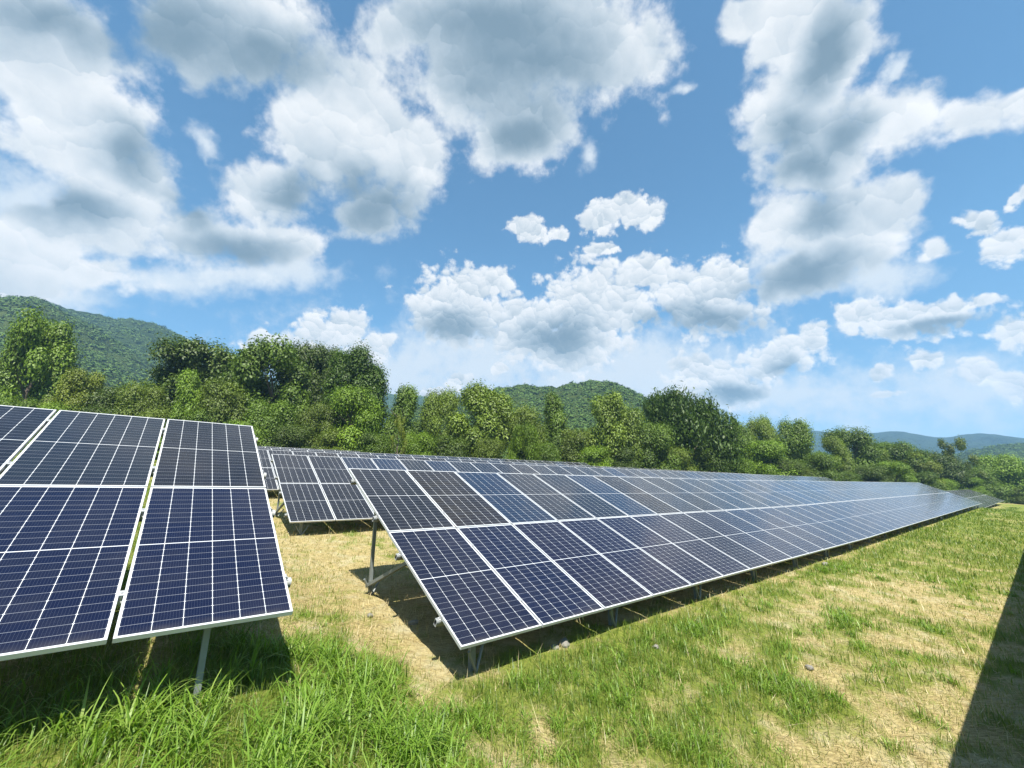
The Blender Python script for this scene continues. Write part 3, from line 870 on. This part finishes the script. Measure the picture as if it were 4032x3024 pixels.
# ------------------------------------------------------------------ trees
def crown_mesh(kind, seed, nleaf=7000):
    r = np.random.RandomState(seed)
    P = dict(round=(34, .05, .98, .13, .20, .85), tall=(34, .04, .98, .11, .17, 1.0), cone=(32, .03, .97, .08, .15, 1.0), dome=(56, .06, .97, .11, .18, .66),
             bush=(28, .02, .92, .14, .22, .85), loose=(46, .04, .98, .09, .16, .9), sparse=(16, .10, .98, .06, .12, .9), willow=(40, .04, .92, .10, .17, 1.1))[kind]
    n, zl, zh, ra, rb, flat = P

    def env(z):
        if kind == 'cone': return np.clip(1.08 - z, 0, 1) ** .75
        if kind == 'tall': return np.sqrt(np.clip(1 - ((z - .52) / .52) ** 2, 0, 1)) * .95
        if kind == 'dome': return np.clip(1 - np.abs((z - .55) / .5) ** 3.0, 0, 1) ** .6
        if kind == 'bush': return np.sqrt(np.clip(1 - (z * .98) ** 2.6, 0, 1))
        if kind == 'willow': return np.sqrt(np.clip(1 - ((z - .38) / .62) ** 2, 0, 1))
        return np.sqrt(np.clip(1 - ((z - .50) / .52) ** 2, 0, 1))
    zz = zl + (zh - zl) * (np.arange(n) + r.rand(n)) / n
    lr = ra + (rb - ra) * r.rand(n)
    zz = np.clip(zz, zl, zh - lr * flat * .7)
    an = r.rand(n) * 6.283 + np.arange(n) * 2.4
    rr = env(zz) * (.5 - lr * .75) * np.sqrt(.22 + .78 * r.rand(n))
    cen = np.stack([rr * np.cos(an), rr * np.sin(an), zz], 1)
    if kind == 'loose': cen[:, :2] *= r.uniform(.8, 1.15, (n, 1))
    w = lr ** 2; cnt = np.maximum(20, (w / w.sum() * nleaf).astype(int))
    li = np.repeat(np.arange(n), cnt); m = len(li)
    d = r.normal(size=(m, 3)); d[:, 2] += .25; d /= np.linalg.norm(d, axis=1, keepdims=True)
    rad_ = lr[li] * (1.05 - .5 * r.rand(m) ** 2.2) * (1 + .22 * r.normal(size=m))
    # break each bough into twigs
    tw = fbm(d[:, 0] * 2.6 + li * 7.1, d[:, 1] * 2.6 + d[:, 2] * 2.1, seed, 2)
    rad_ *= .72 + .56 * tw
    pos = cen[li] + d * rad_[:, None] * np.array([1, 1, flat])
    keep = pos[:, 2] > .0
    pos, d, li = pos[keep], d[keep], li[keep]; m = len(pos)
    size = .0125 * (1 + .6 * r.rand(m))
    nrm = d * .85 + r.normal(size=(m, 3)) * .36 + np.array([0, 0, .40])
    nrm /= np.linalg.norm(nrm, axis=1, keepdims=True)
    ax = r.normal(size=(m, 3))
    if kind == 'willow':
        ax = ax * .28 + np.array([0, 0, 1.0]) + d * .35; size *= 1.35; nrm = d + r.normal(size=(m, 3)) * .5
    elif kind in ('loose', 'sparse'):
        ax = ax * .6 + d * .5 + np.array([0, 0, -.25])
    elif kind == 'dome':
        nrm = nrm + np.array([0, 0, .5]); nrm /= np.linalg.norm(nrm, axis=1, keepdims=True)
    ax -= nrm * (ax * nrm).sum(1, keepdims=True); ax /= np.linalg.norm(ax, axis=1, keepdims=True) + 1e-9
    sd = np.cross(nrm, ax)
    wd = .30 if kind == 'willow' else .52
    a, b = ax * size[:, None], sd * (size * wd)[:, None]
    bend = nrm * (size * .25)[:, None]
    v = np.stack([pos - a - bend, pos + b, pos + a - bend, pos - b], 1).reshape(-1, 3)
    tint = .5 + .30 * (r.rand(n)[li] - .5) * 2 + .12 * r.normal(size=m)
    tint = np.repeat(np.clip(tint, 0, 1), 4)
    f = np.arange(4 * m).reshape(-1, 4)
    return np_mesh('crown_' + kind, v, f, [M_LEAF], {'tint': tint})


def trunk_mesh(seed):
    """tapered trunk with a few limbs, height 1"""
    r = random.Random(seed)
    vs, fs = [], []

    def limb(pts, radii):
        b = len(vs)
        for p, q in zip(pts, radii):
            for k in range(7):
                a = 6.2832 * k / 7
                vs.append((p[0] + q * math.cos(a), p[1] + q * math.sin(a), p[2]))
        for i in range(len(pts) - 1):
            for k in range(7):
                j = (k + 1) % 7
                fs.append((b + i * 7 + k, b + i * 7 + j, b + i * 7 + 7 + j, b + i * 7 + 7 + k))
    pts = [(r.uniform(-.012, .012) * i, r.uniform(-.012, .012) * i, -.06 + .86 * i / 7) for i in range(8)]
    limb(pts, [.034, .026, .022, .019, .016, .012, .008, .004])
    for i in range(7):
        z = .22 + .07 * i; a = r.uniform(0, 6.28); L = r.uniform(.16, .30)
        p0 = pts[min(6, int((z + .06) / .86 * 7))]
        limb([(p0[0] + L * t * math.cos(a), p0[1] + L * t * math.sin(a), p0[2] + L * .75 * t) for t in (0, .35, .7, 1)], [.011, .008, .005, .002])
    return np_mesh('trunk', vs, fs, [M_BARK], smooth=True)


CROWNS = {k: [crown_mesh(k, 11 * i + 3 + j * 101, nl) for j in range(3)] for i, (k, nl) in enumerate(
    (('round', 29000), ('tall', 31000), ('cone', 22000), ('dome', 48000), ('bush', 26000), ('loose', 33000), ('sparse', 7000), ('willow', 32000)))}
TRUNKS = [trunk_mesh(s) for s in range(4)]
GREENS = {'bright': (0.108, 0.1836, 0.0173), 'light': (0.108, 0.162, 0.0259), 'mid': (0.0756, 0.1296, 0.0173), 'olive': (0.0828, 0.1224, 0.0187), 'yellow': (0.1296, 0.1728, 0.0216),
          'dark': (0.0562, 0.0922, 0.0158), 'deep': (0.0475, 0.0893, 0.013)}
TREES = [
('tall',-54.7,46.0,15.8,3.6,'bright','tallest bright green tree standing alone before the big hill at the left edge'),
('bush',-59.8,47.0,11.5,2.4,'olive','olive green tree cut by the left edge, beside the tall bright tree'),
('loose',-46.4,44.0,9.1,2.4,'yellow','yellowish green tree just right of the tall bright tree, under the big hill'),
('bush',-43.4,45.0,8.1,2.8,'dark','low dark green tree in the dip under the foot of the big hill'),
('bush',-39.6,44.0,8.5,2.6,'olive','olive brown bushy tree before the wide dark dome tree under the hill'),
('dome',-40.8,52.0,14.8,5.0,'dark','wide dark dome tree that hides the right foot of the big hill'),
('cone',-34.0,43.0,9.7,1.7,'bright','slim fresh green young tree in front of the wide dark dome tree'),
('loose',-30.3,50.0,14.9,5.3,'mid','tall loose light green tree with wispy top between two dark dome trees'),
('dome',-29.7,57.0,16.7,3.1,'dark','dark round topped tree peeping out behind the loose wispy tree'),
('dome',-26.2,57.0,16.9,2.9,'dark','smaller dark round top just left of the largest dark dome tree'),
('dome',-20.1,53.0,15.4,4.1,'deep','largest dark dome tree with an overhanging flat right side against white cloud'),
('round',-18.1,47.0,9.0,3.2,'bright','sunlit leafy tree at the foot of the overhanging dark dome tree'),
('bush',-21.4,46.0,7.5,2.4,'olive','olive tree with reddish tinge left of the sunlit leafy tree'),
('bush',-26.0,45.0,7.4,2.9,'mid','broad green bush beneath the wispy loose tree, behind the near table corner'),
('bush',-31.3,45.0,9.3,3.0,'olive','brownish green tree between the wispy tree and the slim young tree'),
('cone',-13.6,52.0,10.7,2.3,'mid','pointed green tree standing just right of the overhanging dark dome'),
('sparse',-12.5,46.0,6.6,1.0,'yellow','thin yellow leaved sapling in front of the pointed green tree'),
('round',-9.1,53.0,10.5,2.6,'light','light green tree with a ragged top, right of the pointed green tree'),
('loose',-4.1,54.0,11.5,4.7,'light','broad pale green feathery tree left of the round wooded hill'),
('bush',1.7,53.0,9.2,2.8,'olive','olive bushy tree in front of the left slope of the wooded hill'),
('cone',5.7,56.0,11.5,2.3,'mid','narrow dark pointed tree in front of the wooded hill'),
('willow',1.4,48.0,6.4,1.8,'bright','bright young tree with upright leafy shoots in front of the olive bushy tree'),
('loose',13.6,56.0,11.7,3.7,'light','tall pale willow like tree under the top of the wooded hill'),
('bush',8.4,54.5,7.0,3.0,'olive','low olive tree left of the tall pale willow like tree'),
('willow',26.0,62.0,14.4,6.4,'deep','largest dark green tree with brush like upright shoots right of the wooded hill'),
('bush',18.7,56.0,8.3,3.1,'mid','mid green bush at the left foot of the largest brush like tree'),
('sparse',38.1,72.0,12.5,1.5,'olive','thin sparse spire of a tree right of the largest brush like tree'),
('round',36.4,68.0,9.9,2.6,'mid','leafy tree just below the thin sparse spire'),
('round',41.5,70.0,11.6,2.5,'light','round headed pale green tree right of the thin sparse spire'),
('round',38.5,64.0,6.9,3.3,'bright','low sunlit yellow green tree in front of the round headed pale tree'),
('round',48.4,72.0,11.6,3.3,'mid','tall green tree at the left end of the blue mountains'),
('bush',47.7,66.0,6.2,2.8,'mid','low green bush behind the far end of the second row of panels'),
('round',63.9,80.0,11.5,4.6,'mid','wide layered green tree in front of the first blue mountain slope'),
('loose',57.9,76.0,9.5,2.8,'light','yellow green tree on the left shoulder of the wide layered tree'),
('bush',61.8,74.0,5.1,3.1,'dark','dark lower tree right of the wide layered tree'),
('dome',78.3,86.0,10.9,4.4,'mid','domed green tree before the middle blue mountain'),
('loose',69.2,80.0,8.3,2.9,'light','pale green tree between the wide layered tree and the domed tree'),
('round',66.0,74.0,6.2,2.7,'bright','bright lower tree in front of the domed green tree'),
('loose',79.4,84.0,8.7,3.8,'yellow','yellowish tree right of the domed tree before the blue mountains'),
('sparse',96.7,92.0,13.7,3.5,'olive','sparse airy tree standing out against the right blue mountain'),
('round',93.6,93.0,10.2,4.8,'dark','dark leafy tree left of the sparse airy tree'),
('dome',95.8,91.0,5.0,3.0,'bright','low round bright bush at the far end of the row, under the sparse tree'),
('round',109.2,96.0,10.5,4.9,'bright','sunlit tree at the edge of the field left of the last dark tree'),
('bush',114.3,96.0,9.9,5.2,'deep','dark tree cut by the right edge where the field ends'),
('bush',102.0,94.0,8.3,4.2,'mid','green tree behind the low round bright bush'),
('bush',76.0,80.0,5.4,3.3,'mid','green undergrowth tree just beyond the far end of the front row'),
]
FOOT_SHRUBS = [(-50.2, 42.0, 5.6, 2.3), (-46.1, 42.0, 5.8, 2.3), (-41.2, 42.0, 5.3, 2.3), (-36.5, 43.0, 5.4, 2.4), (-32.3, 43.0, 5.7, 2.4), (-27.3, 43.0, 4.8, 2.4), (-22.8, 44.0, 4.6, 2.2), (-18.9, 45.0, 4.7, 2.2), (-15.0, 46.0, 4.4, 2.2), (-10.7, 48.0, 4.8, 2.3), (-7.0, 49.0, 4.8, 2.4), (-2.6, 50.0, 4.7, 2.4), (3.5, 51.0, 4.6, 2.5), (10.1, 53.0, 4.7, 2.6), (13.9, 54.0, 4.6, 2.3), (21.5, 57.0, 5.1, 2.8), (28.0, 60.0, 5.2, 2.9), (33.5, 63.0, 4.5, 2.6), (41.2, 64.0, 4.6, 2.7), (45.1, 66.0, 3.7, 2.0), (55.9, 72.0, 3.5, 2.6), (85.9, 86.0, 4.4, 2.5), (104.8, 96.0, 4.3, 2.8), (107.9, 94.0, 3.8, 3.3)]


def put_tree(name, kind, x, y, h, w, col, label, cat, group, i):
    rng = random.Random(i * 31 + 7)
    root = bpy.data.objects.new(name, None); C.objects.link(root)
    root.location = (x, y, float(ground_z(np.array(x), np.array(y))) - .1)
    root.rotation_euler = (0, 0, rng.uniform(0, 6.28)); root.empty_display_size = .3
    tag(root, label, cat, group)
    cr = link('crown', CROWNS[kind][i % 3], root)
    w = w * (1.3 if kind == 'cone' else 1.0)
    cr.scale = (w * 2.12, w * 2.12, h * .965)
    k = rng.uniform(.84, 1.06)
    cr.color = tuple(q * k * s for q, s in zip(GREENS[col], (1.10, 1.0, .9))) + (1,)
    tr = link('trunk', TRUNKS[i % 4], root)
    s = min(h, w * 3.2)
    tr.scale = (s, s, h * .92)
    return root


def forest_cover():
    """the woods on the far hills: leafy tops nobody could count"""
    m, nt = new_mat('wood_leaves'); t = NT(nt)
    cr = t.n('ShaderNodeValToRGB'); nt.links.new(t.attr('tint'), cr.inputs[0])
    e = cr.color_ramp.elements
    e[0].color = (0.0346, 0.072, 0.013, 1); e[1].color = (0.0706, 0.1188, 0.0202, 1)
    t.out(t.bsdf(cr.outputs[0], .7, 0, .2).outputs[0])
    V, T = [], []
    for X, Y, Z, cell, s in FOREST:
        r = np.random.RandomState(s)
        n = len(X); q = 40 if cell < 5 else 24
        R = cell * r.uniform(.34, .60, n)
        li = np.repeat(np.arange(n), q); k = len(li)
        d = r.normal(size=(k, 3)); d[:, 2] = np.abs(d[:, 2]) * .9 - .1; d /= np.linalg.norm(d, axis=1, keepdims=True)
        p = np.stack([X, Y, Z], 1)[li] + d * (R[li] * r.uniform(.7, 1.1, k))[:, None] * np.array([1, 1, .8])
        nr = d * .8 + r.normal(size=(k, 3)) * .20 + np.array([0, 0, .5]); nr /= np.linalg.norm(nr, axis=1, keepdims=True)
        ax = r.normal(size=(k, 3)); ax -= nr * (ax * nr).sum(1, keepdims=True); ax /= np.linalg.norm(ax, axis=1, keepdims=True)
        sz = (R[li] * r.uniform(.16, .30, k))[:, None]
        a, b = ax * sz, np.cross(nr, ax) * sz * .7
        V.append(np.stack([p - a, p + b, p + a, p - b], 1).reshape(-1, 3))
        T.append(np.repeat(np.clip(r.rand(n)[li] * .75 + .12 + .16 * r.normal(size=k), 0, 1), 4))
    V = np.concatenate(V); T = np.concatenate(T)
    o = link('forest', np_mesh('forest', V, np.arange(len(V)).reshape(-1, 4), [m], {'tint': T}))
    tag(o, 'dense green woods covering the hills beyond the field', 'forest', kind='stuff')


forest_cover()
for i, (kind, x, y, h, w, col, label) in enumerate(TREES):
    put_tree('leafy_tree', kind, x, y, h, w, col, label, 'tree', 'trees along the edge of the field', i)
for i, (x, y, h, w) in enumerate(FOOT_SHRUBS):
    put_tree('field_edge_shrub', 'bush', x, y, h, w, ('mid', 'olive', 'dark', 'bright')[(i * 7) % 4],
             'green shrub at the foot of the tree line behind the panels', 'shrub', 'shrubs along the foot of the tree line', i + 100)


# ------------------------------------------------------------------ grass (nobody could count it)
def blades(name, x, y, L, W, lean, curl, yaw, tint, mat, seg, label, cat, zoff=0.0):
    n = len(x)
    z = ground_z(x, y) + zoff
    ts = np.linspace(0, 1, seg + 1)
    px, pz = np.zeros(n), np.zeros(n)
    rows = []
    th = lean.copy()
    ds = L / seg
    cx, sx = np.cos(yaw), np.sin(yaw)
    for i, t in enumerate(ts):
        wv = W * (1 - t ** 1.8) * .5 * (0.55 + .45 * min(1, t * 4)) + W * .02
        rx, ry, rz = x + px * cx, y + px * sx, z + pz
        a = np.stack([rx - sx * wv, ry + cx * wv, rz], 1); b = np.stack([rx + sx * wv, ry - cx * wv, rz], 1)
        rows.append(np.stack([a, b], 1))
        px = px + np.sin(th) * ds; pz = pz + np.cos(th) * ds
        th = th + curl / seg
    V = np.stack(rows, 1).reshape(-1, 3)               # n, seg+1, 2
    k = (seg + 1) * 2
    q = np.array([(2 * i, 2 * i + 1, 2 * i + 3, 2 * i + 2) for i in range(seg)])
    F = (np.arange(n)[:, None, None] * k + q[None]).reshape(-1, 4)
    me = np_mesh(name, V, F, [mat], {'tint': np.repeat(np.clip(tint, 0, 1), k)}, True)
    return tag(link(name, me), label, cat, kind='stuff')


def sample_field(n, r0, r1, seed, power=1.0):
    """points on the ground in front of the camera, thinning out with distance"""
    r = np.random.RandomState(seed)
    t = r.rand(n)
    rr = (r0 ** power + t * (r1 ** power - r0 ** power)) ** (1 / power)
    a = np.radians(-60 + 122 * r.rand(n))
    return rr * np.sin(a), rr * np.cos(a), rr, r


def build_grass():
    # tall lush clumps
    X, Y, Z = [], [], []
    x, y, d, r = sample_field(52000, 2.2, 16, 1, 1.15)
    u, h = to_uh(x, y)
    g = green_mask(x, y)
    bank = sstep(.2, -.9, u) * sstep(2.2, 3.4, h)
    p = np.clip((g - .40) * 1.9, 0, 1) * (0.34 * sstep(.42, .62, vnoise(x * 3.3, y * 3.3, 44)) + .46 * bank * sstep(.36, .66, vnoise(x * 2.6, y * 2.6, 45))) * np.where((h > 4.2) | (bank > .3), 1, .35)
    under = sstep(-.3, .1, u) * sstep(4.25, 4.0, h) * sstep(-1, -.4, h)
    p = p * (1 - .85 * under)
    under_l = sstep(-1.5, -1.9, u) * sstep(3.9, 3.5, h) * (1 - .8 * sstep(-3.0, -2.4, u))
    p = p * (1 - .9 * under_l)
    k = r.rand(len(x)) < p
    x, y, d, bank, g = x[k], y[k], d[k], bank[k], g[k]
    nb = 9
    N = len(x) * nb
    size = np.repeat((.10 + .13 * g) * (1 + .85 * bank) * r.uniform(.7, 1.3, len(x)), nb)
    bx = np.repeat(x, nb) + r.normal(size=N) * .035; by = np.repeat(y, nb) + r.normal(size=N) * .035
    L = size * r.uniform(.40, 1.0, N)
    W = np.clip(.0065 + .018 * L, .006, .016) * r.uniform(.7, 1.3, N) * np.repeat(1 + np.clip(d - 5, 0, 20) * .09, nb)
    ct = np.repeat(r.rand(len(x)), nb)
    blades('tall_grass', bx, by, L, W, np.abs(r.normal(size=N)) * .33, r.uniform(.7, 3.3, N), r.rand(N) * 6.283, .5 + .35 * (ct - .5) + .2 * r.normal(size=N), M_TALL, 5,
           'lush bright green grass in long arching blades below and beside the near tables', 'grass', -.01)
    print('tall', N)
    # short turf
    x, y, d, r = sample_field(270000, 2.2, 110, 2, 0.62)
    u, h = to_uh(x, y)
    g = green_mask(x, y)
    under = sstep(-.3, .1, u) * sstep(4.2, 3.9, h) * sstep(-.6, -.2, h)
    p = np.clip(g * 1.1 + .05, .42, 1) * (1 - .75 * under)
    k = r.rand(len(x)) < p
    x, y, d, g = x[k], y[k], d[k], g[k]
    nb = 3; N = len(x) * nb
    bx = np.repeat(x, nb) + r.normal(size=N) * .03 * np.repeat(1 + d * .05, nb); by = np.repeat(y, nb) + r.normal(size=N) * .03 * np.repeat(1 + d * .05, nb)
    L = np.repeat(.05 + .09 * g, nb) * r.uniform(.6, 1.5, N)
    W = .0055 * r.uniform(.7, 1.4, N) * np.repeat(1 + np.clip(d - 4, 0, 110) * .13, nb)
    blades('short_grass', bx, by, L, W, np.abs(r.normal(size=N)) * .5, r.uniform(.0, 1.4, N), r.rand(N) * 6.283, np.repeat(.86 - .62 * g, nb) + .20 * r.normal(size=N), M_SHORT, 2,
           'short patchy green turf over the field', 'grass', -.006)
    print('short', N)
    # dry cut straw lying about
    x, y, d, r = sample_field(170000, 2.2, 30, 3, 0.8)
    g = green_mask(x, y)
    k = r.rand(len(x)) < np.clip(1.1 - g * 1.1, .22, 1)
    x, y, d = x[k], y[k], d[k]
    N = len(x)
    L = r.uniform(.04, .17, N) * (1 + (r.rand(N) > .96) * 1.2)
    W = .0034 * r.uniform(.6, 1.5, N) * (1 + np.clip(d - 4, 0, 40) * .13)
    blades('dry_straw', x, y, L, W, np.where(r.rand(N) < .45, r.uniform(.25, 1.2, N), 1.42 + .12 * r.normal(size=N)), r.normal(size=N) * .35, r.rand(N) * 6.283, .5 + .26 * r.normal(size=N), M_STRAW, 3,
           'pale dry straw lying between the green patches', 'straw', .012)
    print('straw', N)


build_grass()


# ------------------------------------------------------------------ stones
def stone_mesh(seed):
    import bmesh
    bm = bmesh.new()
    bmesh.ops.create_icosphere(bm, subdivisions=2, radius=.5)
    r = random.Random(seed); ox = r.uniform(0, 50)
    for v in bm.verts:
        n = float(fbm(np.array(v.co.x * 2.2 + ox), np.array(v.co.y * 2.2 + v.co.z * 1.7 + 9), seed, 3)) - .5
        v.co *= 1 + 1.1 * n
        v.co.z *= .7
    me = bpy.data.meshes.new('stone'); bm.to_mesh(me); bm.free()
    me.materials.append(M_STONE)
    return me


for i, (x, y, s, label) in enumerate([
        (-1.36, 6.49, .14, 'grey stone in the shade beneath the open end of the front row'),
        (0.70, 6.20, .20, 'larger pale stone by the grass under the low edge of the front row'),
        (0.56, 6.10, .13, 'smaller pale stone leaning against the larger one under the front row'),
        (8.45, 12.12, .24, 'whitish rock on the edge of the shadow farther along the front row'),
        (-2.02, 6.60, .11, 'small pale stone in the sunny strip by the rear post'),
        (1.95, 6.35, .10, 'small reddish white stone in the bare patch before the second post'),
        (3.85, 6.15, .12, 'flat white stone at the end of the bare sandy patch')]):
    o = link('stone', stone_mesh(i))
    o.location = (x, y, float(ground_z(np.array(x), np.array(y))) + s * .14)
    o.scale = (s, s * .8, s * .8); o.rotation_euler = (0, 0, i * 1.3)
    tag(o, label, 'stone', 'loose stones in the field')


# ------------------------------------------------------------------ air
def build_haze(density):
    m, nt = new_mat('hazy_air'); t = NT(nt)
    v = t.n('ShaderNodeVolumePrincipled')
    v.inputs['Color'].default_value = (.36, .66, 1.0, 1)
    v.inputs['Density'].default_value = density
    v.inputs['Anisotropy'].default_value = 0.1
    t.out(None, v.outputs[0])
    b = MB(); b.box(-2650, 2650, -950, 2650, -20, 232)
    tag(link('haze', b.mesh('haze', m)), 'thin bluish haze over the valley', 'haze', kind='stuff')


HAZE = 0.00034
if HAZE: build_haze(HAZE)
